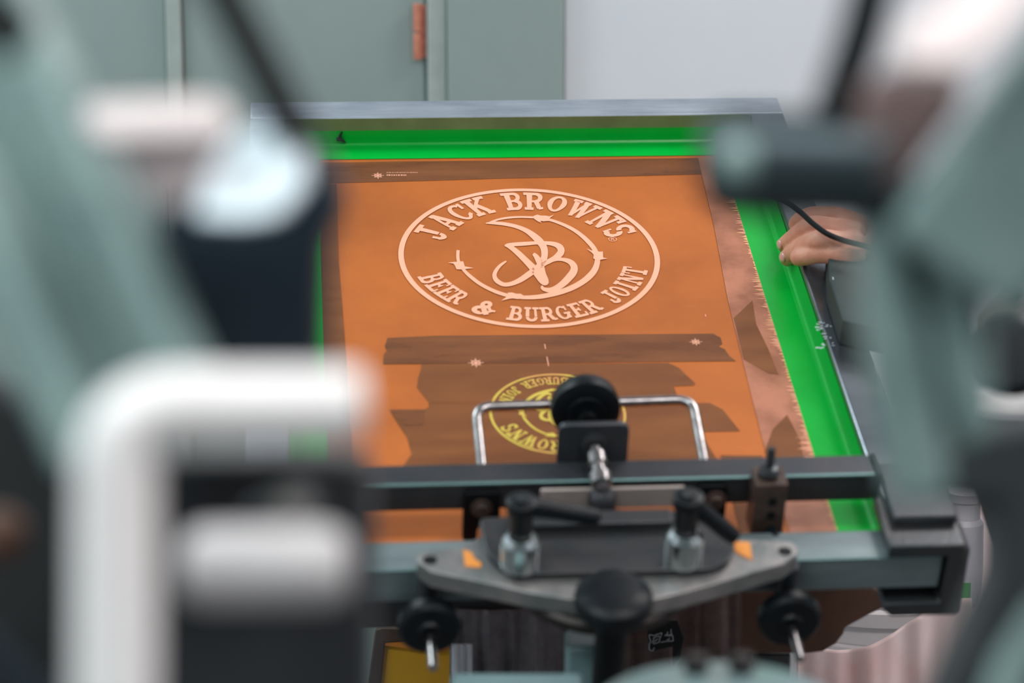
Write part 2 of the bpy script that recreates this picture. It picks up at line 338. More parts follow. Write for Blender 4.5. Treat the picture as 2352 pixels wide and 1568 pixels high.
G = {
 'J': (.62, line(.42, .9, .42, .3, T) + ser(.18, .68, .925) + arc(.24, .26, .18, .17, 0, -165, .17) + line(.02, .30, .17, .30, .19)),
 'A': (.90, line(.17, .1, .44, .95, .13) + line(.44, .95, .72, .1, .22) + line(.27, .36, .62, .36, .12) + ser(.0, .34, .07) + ser(.52, .94, .07) + ser(.3, .5, .93)),
 'C': (.72, arc(.38, .5, .27, .41, 52, 318, .20, 18, .15) + line(.62, .95, .62, .62, .11) + line(.55, .22, .70, .30, .14)),
 'K': (.92, line(.22, .05, .22, .95, T) + ser(.03, .43, .07) + ser(.03, .43, .93) + line(.25, .42, .68, .92, .13) + line(.4, .58, .72, .1, .21) + ser(.50, .86, .93) + ser(.58, .95, .07)),
 'B': (.78, line(.22, .05, .22, .95, T) + ser(.0, .46, .925) + ser(.0, .46, .075) + arc(.46, .72, .16, .2, 90, -90, .16) + arc(.46, .29, .21, .215, 90, -90, .18) + ser(.22, .5, .51, .12)),
 'R': (.86, line(.22, .05, .22, .95, T) + ser(.0, .46, .925) + ser(.0, .42, .075) + arc(.46, .71, .18, .21, 90, -90, .17) + ser(.22, .5, .5, .12) + line(.5, .48, .68, .12, .2) + line(.66, .1, .86, .16, .12)),
 'O': (.74, arc(.37, .5, .25, .40, 0, 360, .20, 26, .15)),
 'W': (1.1, line(.14, .9, .34, .05, .2) + line(.34, .08, .52, .85, .12) + line(.52, .9, .72, .05, .2) + line(.72, .08, .93, .88, .12) + ser(-.02, .32, .93) + ser(.40, .66, .93) + ser(.78, 1.1, .93)),
 'N': (.88, line(.18, .05, .18, .93, .13) + line(.18, .95, .68, .08, .22) + line(.68, .05, .68, .93, .13) + ser(.0, .36, .93) + ser(.0, .34, .07) + ser(.5, .87, .93)),
 "'": (.5, line(.28, 1.0, .20, .1, .42)),
 'S': (.66, arc(.33, .71, .21, .2, 25, 260, .16) + arc(.33, .29, .21, .2, 80, -155, .18) + line(.56, .95, .56, .68, .1) + line(.09, .06, .09, .34, .1)),
 'E': (.76, line(.22, .05, .22, .95, T) + ser(.0, .68, .925) + ser(.0, .72, .075) + line(.3, .52, .5, .52, .12) + line(.5, .40, .5, .64, .1) + line(.66, .95, .66, .72, .1) + line(.69, .05, .69, .3, .1)),
 'U': (.84, line(.2, .93, .2, .35, .2) + line(.64, .93, .64, .35, .14) + ser(.0, .4, .93) + ser(.47, .84, .93) + arc(.42, .32, .22, .23, 180, 360, .17)),
 'G': (.80, arc(.38, .5, .27, .41, 50, 330, .20, 18, .15) + line(.62, .95, .62, .64, .11) + ser(.42, .78, .45, .13) + line(.63, .1, .63, .45, .17)),
 'I': (.44, line(.22, .05, .22, .95, T) + ser(.0, .44, .925) + ser(.0, .44, .075)),
 'T': (.80, line(.4, .05, .4, .93, T) + ser(.04, .76, .93) + ser(.18, .62, .075) + line(.08, .97, .08, .66, .11) + line(.72, .97, .72, .66, .11)),
 '&': (.95, arc(.42, .74, .17, .17, 0, 360, .2, 18) + arc(.34, .28, .22, .2, 40, 300, .22, 18) + line(.3, .62, .72, .08, .22) + line(.45, .05, .86, .42, .14) + line(.72, .42, .98, .42, .13) + arc(.52, .4, .2, .2, 90, 0, .14, 6)),
}
LC = (0.0, .002); LR = .149
def glyph(ch, ang, r0, r1, bottom=False, wscale=1.0):
    wdt, polys = G[ch]; h = r1 - r0; rm = (r0 + r1) / 2; out = []; a0 = math.radians(ang)
    for poly in polys:
        q = []
        for x, y in poly:
            dx = (x - wdt / 2) * h * wscale
            if not bottom: rr = r0 + y * h; a = a0 - dx / rm
            else: rr = r1 - y * h; a = a0 + dx / rm
            q.append((LC[0] + rr * math.cos(a), LC[1] + rr * math.sin(a)))
        out.append(q)
    return out
def ringq(r0, r1, a0=0, a1=360, n=120, c=LC):
    out = []
    for i in range(n):
        a, b = math.radians(a0 + (a1 - a0) * i / n), math.radians(a0 + (a1 - a0) * (i + 1) / n)
        out.append([(c[0] + r0 * math.cos(a), c[1] + r0 * math.sin(a)), (c[0] + r1 * math.cos(a), c[1] + r1 * math.sin(a)),
                    (c[0] + r1 * math.cos(b), c[1] + r1 * math.sin(b)), (c[0] + r0 * math.cos(b), c[1] + r0 * math.sin(b))])
    return out
ART = {}
ART['ring'] = ringq(.1432, .1495)
top = [('J', 155.3, .98), ('A', 140.2, .86), ('C', 127.2, .95), ('K', 114.6, .93), ('B', 94.2, .88), ('R', 82, .88), ('O', 69.2, .98), ('W', 54.2, .88), ('N', 38.4, .95), ("'", 31.6, 1.2), ('S', 24.6, 1.0)]
ART['letters'] = []
for ch, a, ws in top:
    ART['letters'].append(glyph(ch, a, .1275 if ch == "'" else .1005, .1405, wscale=ws * .82))
bot = [('B', -158.3), ('E', -150.6), ('E', -143.2), ('R', -135.6), ('&', -118.6), ('B', -102.2), ('U', -93.9), ('R', -85.5), ('G', -77.4), ('E', -69.4), ('R', -61.2), ('J', -47.0), ('O', -39.8), ('I', -33.0), ('N', -25.6), ('T', -17.6)]
for ch, a in bot: ART['letters'].append(glyph(ch, a, .1085, .1370, True, .72 if ch != '&' else .9))
# (R) mark
rc = S3(1407, 550, 0); ART['mark'] = ringq(.0042, .0050, n=24, c=(rc.x, rc.y))
for a, b in (((-.0015, -.0025), (-.0015, .0025)), ((-.0015, .0025), (.001, .0022)), ((.001, .0022), (.001, .0003)), ((.001, .0003), (-.0015, 0)), ((0, 0), (.0018, -.0025))):
    ART['mark'] += [[(rc.x + x, rc.y + y) for x, y in q] for q in line(a[0], a[1], b[0], b[1], .0008)]
def zp(X, Y): p = S3(X / 6.031 + 1020, Y / 6.031 + 480, 0); return (p.x, p.y)
def brush(pts):
    # smooth (Catmull-Rom) centre line with varying half width, in zoomed pixels, laid onto the mesh plane
    P = [Vector(p) for p in pts]; Q = []
    for i in range(len(P) - 1):
        a, b, c, d = P[max(i - 1, 0)], P[i], P[i + 1], P[min(i + 2, len(P) - 1)]
        for k in range(4):
            t = k / 4; Q.append(.5 * ((2 * b) + (c - a) * t + (2 * a - 5 * b + 4 * c - d) * t * t + (3 * b - a - 3 * c + d) * t ** 3))
    Q.append(P[-1]); out = []; prev = None
    for i, q in enumerate(Q):
        d = Q[min(i + 1, len(Q) - 1)] - Q[max(i - 1, 0)]; d = Vector((d.x, d.y)).normalized(); n = Vector((-d.y, d.x)) * max(q.z, 2)
        A, B = zp(q.x + n.x, q.y + n.y), zp(q.x - n.x, q.y - n.y)
        if prev: out.append([prev[0], A, B, prev[1]])
        prev = (A, B)
    return out
mono = []
mono += brush([(578, 203, 6), (660, 197, 20), (720, 200, 22), (850, 215, 24), (1000, 248, 26), (1130, 300, 32), (1230, 368, 42), (1310, 440, 50), (1360, 500, 48), (1386, 560, 48), (1392, 640, 46), (1375, 710, 44), (1335, 775, 42), (1260, 845, 42), (1160, 918, 40), (1060, 985, 36), (950, 1035, 30), (850, 1053, 28), (775, 1030, 30), (715, 980, 32), (698, 915, 29), (725, 850, 25), (775, 790, 20), (820, 755, 16), (862, 728, 9)])
mono += brush([(640, 186, 10), (740, 153, 13), (880, 127, 14), (1050, 116, 13), (1250, 122, 14)])
mono += brush([(838, 514, 5), (880, 502, 20), (1000, 494, 27), (1150, 484, 26), (1300, 474, 23), (1440, 478, 26), (1550, 500, 34), (1610, 545, 46), (1618, 600, 48), (1570, 660, 42), (1500, 705, 34), (1420, 745, 32), (1350, 790, 26)])
mono += brush([(1340, 790, 34), (1440, 735, 30), (1550, 702, 25), (1650, 706, 25), (1745, 738, 36), (1800, 805, 48), (1788, 880, 52), (1725, 960, 50), (1650, 1035, 46), (1560, 1098, 40), (1470, 1128, 34), (1390, 1118, 26), (1356, 1090, 20), (1368, 1068, 8)])
mono += brush([(840, 516, 4), (920, 535, 30), (1020, 612, 38), (1130, 718, 42), (1230, 820, 50), (1310, 905, 62), (1365, 985, 58), (1405, 1025, 44), (1440, 1040, 12)])
mono += brush([(1235, 624, 20), (1272, 660, 32), (1310, 720, 42), (1345, 800, 40), (1375, 900, 34), (1412, 990, 34), (1440, 1038, 14)])
ART['monogram'] = mono
wire = brush([(1250, 122, 15), (1450, 152, 18), (1600, 200, 20), (1750, 268, 23), (1880, 352, 26), (1990, 450, 30), (2075, 550, 32), (2118, 650, 34), (2122, 740, 38), (2090, 840, 42), (2020, 930, 43), (1920, 1012, 40), (1800, 1082, 38), (1650, 1142, 36), (1480, 1190, 33), (1300, 1222, 30), (1100, 1230, 25), (950, 1215, 24), (800, 1180, 24), (650, 1122, 24), (500, 1042, 24), (380, 952, 24), (300, 880, 22), (240, 805, 20), (202, 735, 22), (190, 660, 23), (194, 575, 22)])
barbs = [[(1228, 108), (1290, 84), (1340, 98), (1405, 98), (1460, 108), (1524, 84), (1466, 132), (1450, 172), (1380, 178), (1330, 172), (1355, 200), (1300, 180), (1250, 145)],
         [(1968, 552), (2040, 580), (2110, 585), (2150, 598), (2200, 596), (2204, 680), (2266, 692), (2160, 712), (2110, 718), (2066, 690), (2072, 640), (2040, 606)],
         [(48, 750), (130, 740), (200, 735), (265, 732), (286, 800), (410, 825), (300, 838), (230, 845), (172, 842), (150, 790), (130, 764)],
         [(880, 1165), (940, 1162), (1000, 1180), (1060, 1180), (1100, 1205), (1080, 1245), (1020, 1255), (950, 1245), (900, 1252), (790, 1278), (860, 1225), (890, 1200)]]
ART['wire'] = wire; ART['barbs'] = [[zp(*p) for p in b] for b in barbs]
def art_obj(name, polys, m, parent, h, xf=None, label=None):
    bm = nb()
    for i, q in enumerate(polys):
        q = [xf(*p) if xf else p for p in q]
        try: bm.faces.new([bm.verts.new((p[0], p[1], h + (i % 16) * 3e-6)) for p in q])
        except ValueError: pass
    bmesh.ops.triangulate(bm, faces=[f for f in bm.faces if len(f.verts) > 4])
    for f in bm.faces:
        f.normal_update()
    me_faces = [f for f in bm.faces if f.normal.z < 0]; bmesh.ops.reverse_faces(bm, faces=me_faces)
    me = bpy.data.meshes.new(name); bm.to_mesh(me); bm.free(); me.materials.append(M[m])
    o = bpy.data.objects.new(name, me); C.objects.link(o); o.parent = parent
    if label: o['label'] = label
    return o
H1 = .0006
def emblem(m, xf, lab):
    L = lambda n: (lab + n) if lab else None
    art_obj('emblem_ring', ART['ring'], m, scr, H1, xf, label=L('ring'))
    for g_ in ART['letters']: art_obj('letter', g_, m, scr, H1 + .00002, xf)
    art_obj('monogram', ART['monogram'], m, scr, H1 + .00004, xf, label=L('monogram'))
    art_obj('wire_ring', ART['wire'], m, scr, H1 + .00003, xf, label=L('barbed wire ring'))
    for b_ in ART['barbs']: art_obj('barb', [b_], m, scr, H1 + .00022, xf)
emblem('peach', None, None)
art_obj('registered_mark', ART['mark'], 'peach', scr, H1)
K2 = .0712 / .1495; c2 = (.0022, -.3060)
def xf2(x, y): return (c2[0] - (x - LC[0]) * K2, c2[1] - (y - LC[1]) * K2)
emblem('yellow', xf2, 'small yellow upside-down ')
# register marks: small star crosses
def star(px, py, R):
    c = S3(px, py, 0); out = ringq(R * .45, R * .58, n=20, c=(c.x, c.y))
    for k in range(4):
        a = math.radians(45 * k); rr = R * (1 if k % 2 == 0 else .85)
        out += [[(c.x + x, c.y + y) for x, y in q] for q in line(-rr * math.cos(a), -rr * math.sin(a), rr * math.cos(a), rr * math.sin(a), R * .11)]
    return out
for px, py, R in ((1093, 834, .0085), (868, 404, .0075), (1598, 786, .0070)): art_obj('register_mark', star(px, py, R), 'peach', scr, H1)
tl = []
random.seed(5)
for row, (y, x0, x1) in enumerate(((397, 888, 958), (403, 888, 932))):
    x = x0
    while x < x1:
        wd = random.uniform(2, 5); a, b = S3(x, y, 0), S3(x + wd, y, 0); tl += line(a.x, a.y, b.x, b.y, .0012 if row == 0 else .0024); x += wd + random.uniform(1, 2.2)
art_obj('tiny_print_line', tl, 'peach', scr, H1)
for a, b in (((1251, 791), (1253, 802)), ((1256, 820), (1260, 841)), ((1620, 722), (1621, 728))):
    p, q = S3(*a, 0), S3(*b, 0); art_obj('pinhole_scratch', line(p.x, p.y, q.x, q.y, .0009), 'peach', scr, H1)
# small things on the tape
bm = nb(); p = S3(781, 331, .010); p.y = VI1 - .004
tube(bm, [p + Vector((-.004, 0, 0)), p + Vector((.001, 0, .001)), p + Vector((.007, 0, -.004))], [.0022, .0028, .0008], 8)
tube(bm, [p + Vector((-.001, 0, 0)), p + Vector((.001, 0, .007)), p + Vector((.003, 0, .011))], [.002, .0016, .0008], 8)
tag(finish('ink_crumb', bm, 'print_black', matrix=SM), 'small black crumb stuck on the far green tape', 'crumb')

# ------------------------------------------------------------------ screen clamp of the press
clp = thing('screen_clamp', 'dark steel screen clamp head with chrome loop handle and black knobs', 'clamp', SM)
BW0, BW1 = .0405, .072
bm = nb(); box(bm, (-.352, -.5155, BW0), (.285, -.4835, BW1)); part('cross_bar', bm, 'black_steel', clp, bevel=.002)
bm = nb(); box(bm, (.2855, -.517, BW0 - .001), (.291, -.482, BW1 + .001)); part('end_cap', bm, 'plastic', clp, bevel=.002)
# strip painted as the highlight on the bar's front edge
bm = nb(); cyl(bm, (-.351, -.5150, BW1 - .0006), (.284, -.5150, BW1 - .0006), .0019, 12); part('edge_highlight', bm, 'edge', clp, label='painted highlight along the front edge of the bar')
# loop handle
pts = [S3(1106, 1080, .062), S3(1092, 935, .088), S3(1590, 918, .088), S3(1616, 1070, .062)]
pts[0].y = -.487; pts[-1].y = -.487; pts[0].z = .066; pts[-1].z = .066
bm = nb(); tube(bm, roundpath(pts, .016, 8), .0052, 18); part('loop_handle', bm, 'rod', clp, label='plated steel loop handle')
# upright plate with tilt knob and screw
a, b = SV(1278, 1060, -.482), SV(1447, 972, -.482)
cu = (a.x + b.x) / 2; hw = (b.x - a.x) / 2; wt = b.z
Mf = Matrix(((1, 0, 0, 0), (0, 0, 1, 0), (0, 1, 0, 0), (0, 0, 0, 1)))        # (x, y, z) -> (u, w, v)
MV = Matrix(((1, 0, 0, 0), (0, 0, 1, 0), (0, 1, 0, 0), (0, 0, 0, 1)))
def face_plate(poly, v0, v1, rad=0):                                         # polygon given as (u, w), extruded along v
    bm = nb(); prism(bm, roundpoly(poly, rad) if rad else poly, v0, v1, MV); return bm
part('upright_plate', face_plate([(cu - hw, .050), (cu + hw, .050), (cu + hw, wt), (cu - hw, wt)], -.4832, -.4762, .010), 'black_steel', clp, bevel=.0015)
kc = SV(1347, 952, -.452)
bm = nb(); R = .0335
lathe(bm, [(0, 0), (.018, -.0), (.019, .003), (R * .86, .003), (R, .006), (R * 1.02, .012), (R * .99, .022), (R * .9, .0265), (R * .4, .029), (0, .029)], (kc.x, -.453, kc.z), (0, 1, 0), 48)
kn = part('tilt_knob', bm, 'plastic', clp, label='large black round knob')
bm = nb(); lathe(bm, [(0, .0), (.0075, 0), (.009, -.004), (.009, -.012), (.0, -.012)], (kc.x, -.453, kc.z), (0, 1, 0), 24); part('knob_hub', bm, 'rubber', kn)
sx, sz = SV(1365, 1018, -.4835).x, SV(1365, 1018, -.4835).z
bm = nb()
cyl(bm, (kc.x, -.465, kc.z), (sx, -.4765, sz), .0045)
part('knob_stem', bm, 'chrome', clp)
bm = nb(); lathe(bm, [(0, 0), (.013, 0), (.013, .003), (.0105, .004), (.0105, .008), (0, .008)], (sx, -.4835, sz), (0, -1, 0), 32); part('washer', bm, 'dark_steel', clp)
end = S3(1383, 1118, .078)
bm = nb(); p, q = Vector((sx, -.4915, sz)), Vector((end.x, end.y, end.z)); d = (q - p)
prof = [(0, 0), (.006, 0), (.006, d.length * .15), (.0095, d.length * .17), (.0095, d.length * .42), (.0070, d.length * .44), (.0070, d.length * .66), (.0105, d.length * .68), (.0105, d.length * .92), (.006, d.length), (0, d.length)]
lathe(bm, prof, p, d, 24); part('adjusting_screw', bm, 'rod', clp)
e0 = S3(1383, 1128, .070)
bm = nb(); lathe(bm, [(0, -.045), (.0128, -.045), (.0135, -.004), (.0120, 0), (.008, .004), (0, .004)], (e0.x, e0.y - .003, e0.z), (0, 0, 1), 28); part('pivot_sleeve', bm, 'black_steel', clp)
# head plate (cast, winged)
PT = .060
wing = [S3(x, y, PT) for x, y in ((956, 1276), (962, 1292), (990, 1312), (1060, 1326), (1130, 1340), (1220, 1361), (1320, 1376), (1410, 1380), (1500, 1376), (1560, 1362), (1640, 1340), (1730, 1313), (1800, 1294), (1830, 1272), (1834, 1256), (1818, 1243), (1760, 1240), (1700, 1236), (1600, 1215), (1400, 1195), (1150, 1205), (1060, 1255), (975, 1266))]
bm = nb(); prism(bm, [(p.x, p.y) for p in wing], PT - .019, PT); part('head_plate', bm, 'cast', clp, bevel=.0012)
for x, y in ((988, 1286), (1803, 1266)):
    p = S3(x, y, PT); bm = nb(); lathe(bm, [(0, .0004), (.0062, .0004), (.0066, .0001), (.0066, -.002), (0, -.002)], p, (0, 0, 1), 24); part('bolt_hole', bm, 'rubber', clp)
RP = .068
up = [S3(x, y, RP) for x, y in ((1100, 1188), (1300, 1180), (1560, 1172), (1672, 1186), (1690, 1262), (1668, 1292), (1630, 1306), (1400, 1312), (1190, 1318), (1150, 1300), (1115, 1265))]
bm = nb(); prism(bm, roundpoly([(p.x, p.y) for p in up], .008), PT + .0004, RP); part('clamp_plate', bm, 'dark_steel', clp, bevel=.0012)
bm = nb(); a = S3(1290, 1172, .078); b = S3(1545, 1190, .078); box(bm, (a.x - .05, b.y - .004, RP + .0002), (b.x, a.y, .0775)); part('rear_block', bm, 'dark_steel', clp, bevel=.0015)
bm = nb(); a = SV(1240, 1172, -.530); b = SV(1572, 1128, -.530); box(bm, (a.x, -.530, .050), (b.x, -.5262, .073)); part('backing_strip', bm, mat('pale_pinkish_steel', srgb(176, 160, 156), .5, .2, srgb(150, 140, 132), 12), clp, bevel=.001)
# flat orange patches standing in for openings in the wing plate
for pts_, m_ in (([(1064, 1262), (1082, 1268), (1092, 1285), (1106, 1292), (1104, 1303), (1068, 1300)], 'orange'), ([(1682, 1243), (1722, 1245), (1728, 1286), (1700, 1274), (1682, 1262)], 'orange')):
    P = [S3(x, y, PT + .0005) for x, y in pts_]; bm = nb(); prism(bm, [(p.x, p.y) for p in P], PT + .0003, PT + .0007)
    if 'orange' not in M: M['orange'] = mat('orange_patch', srgb(230, 146, 50), .5, 0, srgb(214, 130, 60), 60)
    part('orange_opening', bm, 'orange', clp, smooth=False)
# two clamping levers on chrome posts
def lever(px, py, tipx, tipy, hubr=.0105, post=.0172, ph=.034, hh=.040, wtip=.105):
    p = S3(px, py, RP)
    bm = nb(); lathe(bm, [(0, 0), (post, 0), (post, ph * .78), (post * .94, ph * .86), (post * .70, ph), (0, ph)], p + Vector((0, 0, .0003)), (0, 0, 1), 40); po = part('post', bm, 'chrome', clp)
    h0 = RP + ph + .0006
    bm = nb(); lathe(bm, [(0, 0), (hubr * .9, 0), (hubr, .002), (hubr * 1.08, hh * .6), (hubr * 1.35, hh * .72), (hubr * 1.35, hh * .96), (hubr * 1.1, hh), (0, hh)], Vector((p.x, p.y, h0)), (0, 0, 1), 32)
    lv = part('clamping_lever', bm, 'plastic', clp)
    q = S3(tipx, tipy, wtip); s = Vector((p.x, p.y, h0 + hh * .84)); dd = (q - s)
    bm = nb(); tube(bm, [s + dd * k for k in (0, .1, .5, .85, .96, 1)], [.0095, .0095, .0080, .0082, .0075, .004], 16); part('lever_arm', bm, 'plastic', lv)
    bm = nb(); cyl(bm, (p.x, p.y, h0 + hh + .0003), (p.x, p.y, h0 + hh + .003), hubr * .55); part('cap_screw', bm, 'dark_steel', lv)
lever(1192, 1296, 1378, 1190, wtip=.118)
lever(1568, 1286, 1690, 1236, wtip=.088)
# centre knob on vertical stem, front of plate
p = S3(1411, 1352, .088)
bm = nb(); lathe(bm, [(0, .001), (.018, 0), (.030, -.0022), (.0345, -.0065), (.0355, -.013), (.034, -.021), (.028, -.025), (.016, -.027), (.016, -.045), (0, -.045)], p, (0, 0, 1), 56)
ck = part('centre_knob', bm, 'plastic', clp, label='domed black knob')
bm = nb(); cyl(bm, p + Vector((0, 0, -.0455)), p + Vector((0, 0, -.125)), .0145); part('knob_stem', bm, 'rubber', ck)
# round hub under the plate
hc = S3(1392, 1352, PT - .020)
bm = nb(); lathe(bm, [(0, 0), (.084, 0), (.088, -.003), (.088, -.012), (.080, -.017), (.060, -.018), (0, -.018)], (hc.x, hc.y + .036, PT - .0195), (0, 0, 1), 56); part('hub_disc', bm, 'brown_steel', clp)
# side knobs below the wing tips
def side_knob(px, py, stx, sty):
    c = SV(px, py, -.640); R = .0295
    bm = nb(); lathe(bm, [(0, 0), (.010, -.004), (.012, -.001), (R * .88, 0), (R, .004), (R * 1.0, .014), (R * .86, .019), (.012, .022), (0, .022)], (c.x, -.640, c.z), (0, 1, 0), 44); k = part('side_knob', bm, 'plastic', clp)
    bm = nb(); cyl(bm, (c.x, -.6455, c.z), (c.x, -.690, c.z), .0045); part('screw_end', bm, 'rod', k)
    bm = nb(); cyl(bm, (c.x, -.6175, c.z), (c.x, -.600, c.z), .010); cyl(bm, (c.x, -.608, c.z + .002), (c.x, -.608, PT - .0195), .010); part('knob_bracket', bm, 'black_steel', clp)
side_knob(988, 1450, 985, 1568)
side_knob(1816, 1432, 1822, 1495)
# brackets in front of the bar
def bracket(x0, x1, y0, y1, bx, by, legx=None, legy=None):
    a, b = SV(x0, y1, -.520), SV(x1, y0, -.520)
    poly = [(a.x, a.z), (b.x, a.z), (b.x, b.z), (a.x, b.z)]
    if legx: l = SV(legx, legy, -.520); poly = [(a.x, l.z), (l.x, l.z), (l.x, a.z), (b.x, a.z), (b.x, b.z), (a.x, b.z)]
    bm = face_plate(poly, -.522, -.5162, .006); o = part('angle_bracket', bm, 'rubber', clp, bevel=.0008)
    c = SV(bx, by, -.522); bm = nb(); lathe(bm, [(0, 0), (.0105, 0), (.0105, .0025), (.0075, .003), (.0065, .008), (0, .0085)], (c.x, -.5223, c.z), (0, -1, 0), 24); part('bolt', bm, 'rust', o)
bracket(1062, 1150, 1128, 1208, 1106, 1165, 1095, 1240)
bracket(1592, 1672, 1112, 1200, 1643, 1146)
# upright strip beside left lever
# latch block with stud
a = S3(1737, 1112, .086); b = S3(1800, 1090, .086)
LB = (a.x, a.y, b.x, b.y)
bm = nb(); box(bm, (a.x, -.5465, .022), (b.x + .002, -.5165, .086)); lb = part('latch_block', bm, 'rust', clp, bevel=.0015, label='brownish steel latch block with stud')
lc = ((a.x + b.x) / 2, -.531)
bm = nb(); lathe(bm, [(0, .0003), (.0095, .0003), (.0105, .005), (.008, .0095), (.004, .0105), (.004, .030), (.003, .032), (0, .032)], (lc[0], lc[1], .086), (0, 0, 1), 28); part('stud', bm, 'dark_steel', lb)
for dz in (.066, .050): bm = nb(); lathe(bm, [(0, 0), (.0042, 0), (.0042, .0008), (0, .0008)], (lc[0] + .003, -.5467, dz), (0, -1, 0), 16); part('hole', bm, 'rubber', lb)
bm = nb(); lathe(bm, [(0, 0), (.006, 0), (.007, .006), (.0085, .010), (.009, .016), (.006, .021), (0, .022)], (lc[0] + .004, -.5467, .032), (.15, -1, -.15), 28); part('thumb_screw', bm, 'plastic', lb)
# side clamp hooks around the frame
def hook(s, u_out):
    # C-shaped section in (u, w), extruded along v
    i = u_out + s * .002; o_ = u_out + s * .022; t = u_out - s * .055; tb = u_out - s * .050
    poly = [(t, .042), (i, .042), (i, -.014), (tb, -.014), (tb - s * .004, -.020), (tb + s * .006, -.030), (o_ - s * .004, -.030), (o_, -.026), (o_, .050), (o_ - s * .006, .056), (t, .056)]
    bm = face_plate(poly, -.606, -.530); part('side_hook', bm, 'dark_steel', clp, bevel=.002)
hook(1, UO1); hook(-1, UO0)
bm = nb(); box(bm, (.2915, -.575, .0565), (.352, -.490, .066)); part('hook_arm', bm, 'black_steel', clp, bevel=.002)
bm = nb(); box(bm, (-.362, -.575, .0565), (-.3525, -.490, .066)); part('hook_arm', bm, 'black_steel', clp, bevel=.002)
bm = nb(); box(bm, (.300, -.552, .0385), (.320, -.530, .0415)); 
bm.free()

# press stalk and rotor
clpW = SM
stalk_top = SM @ S3(1352, 1432, -.005)
st = thing('stalk_column', 'teal-grey painted steel stalk under the clamp head', 'machine stalk', Matrix.Translation(stalk_top))
bm = nb(); box(bm, (-.022, -.03, -.34), (.026, .02, -.012)); part('column', bm, 'teal_paint', st, bevel=.004)
bm = nb(); box(bm, (-.030, -.04, -.356), (.034, .03, -.3405)); part('foot_flange', bm, 'teal_paint', st, bevel=.002)
rc_ = W3(1655, 1605, 1.62)
ro = thing('press_rotor', 'round teal-grey rotor cap with two dark bolts at the bottom edge', 'machine hub', Matrix.Translation(rc_))
bm = nb(); lathe(bm, [(0, 0), (.076, 0), (.082, -.004), (.083, -.02), (.083, -.06), (.060, -.065), (0, -.065)], (0, 0, 0), (0, 0, 1), 56); part('rotor_disc', bm, 'teal_paint', ro)
bm = nb(); cyl(bm, (0, 0, -.066), (0, 0, -rc_.z + .002), .05); part('rotor_post', bm, 'teal_paint', ro)
for dx, dy in ((-.0125, .055), (.0190, .055)):
    bm = nb(); lathe(bm, [(0, 0), (.0085, 0), (.0085, .011), (.006, .012), (0, .012)], (dx, dy, .0003), (0, 0, 1), 6); part('bolt', bm, 'brown_steel', ro)
ld = W3(1180, 1600, 2.1)
tr = thing('turntable_flange', 'flat teal-grey flange low beneath the left knob', 'machine part', Matrix.Translation(ld))
bm = nb(); box(bm, (-.055, -.09, -.02), (.060, .03, .012)); part('flange', bm, 'teal_paint', tr, bevel=.004)
bm = nb(); box(bm, (-.02, -.03, -ld.z + .002), (.02, .01, -.0205)); part('leg', bm, 'teal_paint', tr, bevel=.003)

# ------------------------------------------------------------------ steel plate with white scratches beside the hand
a = S3(1903, 560, .070)
sp = thing('side_stop', 'dark steel stop plate with white scratches beside the resting hand', 'machine part', SM)
poly = [S3(x, y, .070) for x, y in ((1902, 560), (1990, 556), (2060, 640), (2040, 760), (1935, 735), (1905, 640))]
bm = nb(); prism(bm, [(p.x, p.y) for p in poly], .0392, .070); part('stop_plate', bm, 'stop', sp, bevel=.0015)
sc = []
for a_, b_ in (((1935, 563), (1923, 590)), ((1929, 589), (1941, 580)), ((1913, 636), (1914, 642))):
    p, q = S3(*a_, .0705), S3(*b_, .0705); sc += line(p.x, p.y, q.x, q.y, .0009)
c_ = S3(1922, 592, .0705); sc += [[(c_.x + .002 * math.cos(k * math.pi / 4), c_.y + .002 * math.sin(k * math.pi / 4)) for k in range(8)]]
art_obj('scratch', sc, 'print_white', sp, .0705)
# ink splashes on the right rail
bm = nb(); random.seed(11)
for k in range(26):
    x, y = random.uniform(1872, 1912), random.uniform(738, 800); p = S3(x, y, FH + .0004); L = random.uniform(.001, .005); a = random.uniform(-.6, .6)
    for q in line(p.x, p.y, p.x + L * math.cos(a), p.y + L * math.sin(a), random.uniform(.0006, .0022)): prism(bm, q, FH + .0003, FH + .0005)
o = part('ink_splash', bm, 'print_white', scr, smooth=False); o['kind'] = 'stuff'

# ------------------------------------------------------------------ hand and person
def skin_obj(name, chains, m, parent, matrix=None, voxel=None, sub=1, smooth=6):
    vs, es, rs, roots = [], [], [], []
    for ch in chains:
        b = len(vs); roots.append(b)
        for i, (p, rr) in enumerate(ch):
            vs.append(Vector(p)); rs.append(rr)
            if i: es.append((b + i - 1, b + i))
    me = bpy.data.meshes.new(name); me.from_pydata(vs, es, []); o = bpy.data.objects.new(name, me); C.objects.link(o)
    if matrix is not None: o.matrix_world = matrix
    if parent: o.parent = parent
    sk = o.modifiers.new('skin', 'SKIN'); sk.use_smooth_shade = True
    lay = me.skin_vertices[0].data if me.skin_vertices else None
    for i, rr in enumerate(rs): lay[i].radius = (rr, rr) if not isinstance(rr, tuple) else rr; lay[i].use_root = i in roots
    s = o.modifiers.new('sub', 'SUBSURF'); s.levels = sub; s.render_levels = sub
    if voxel:
        rm = o.modifiers.new('remesh', 'REMESH'); rm.mode = 'VOXEL'; rm.voxel_size = voxel; rm.use_smooth_shade = True
        sm = o.modifiers.new('smooth', 'SMOOTH'); sm.factor = .5; sm.iterations = smooth
    me.materials.append(M[m]); return o
per = thing('person', 'person at the right resting one hand on the screen frame, in a black t-shirt', 'person', SM)
def jp(lst): return [(S3(x, y, h), r_ * 1.12) for x, y, h, r_ in lst]
wrist = (2030, 560, .085)
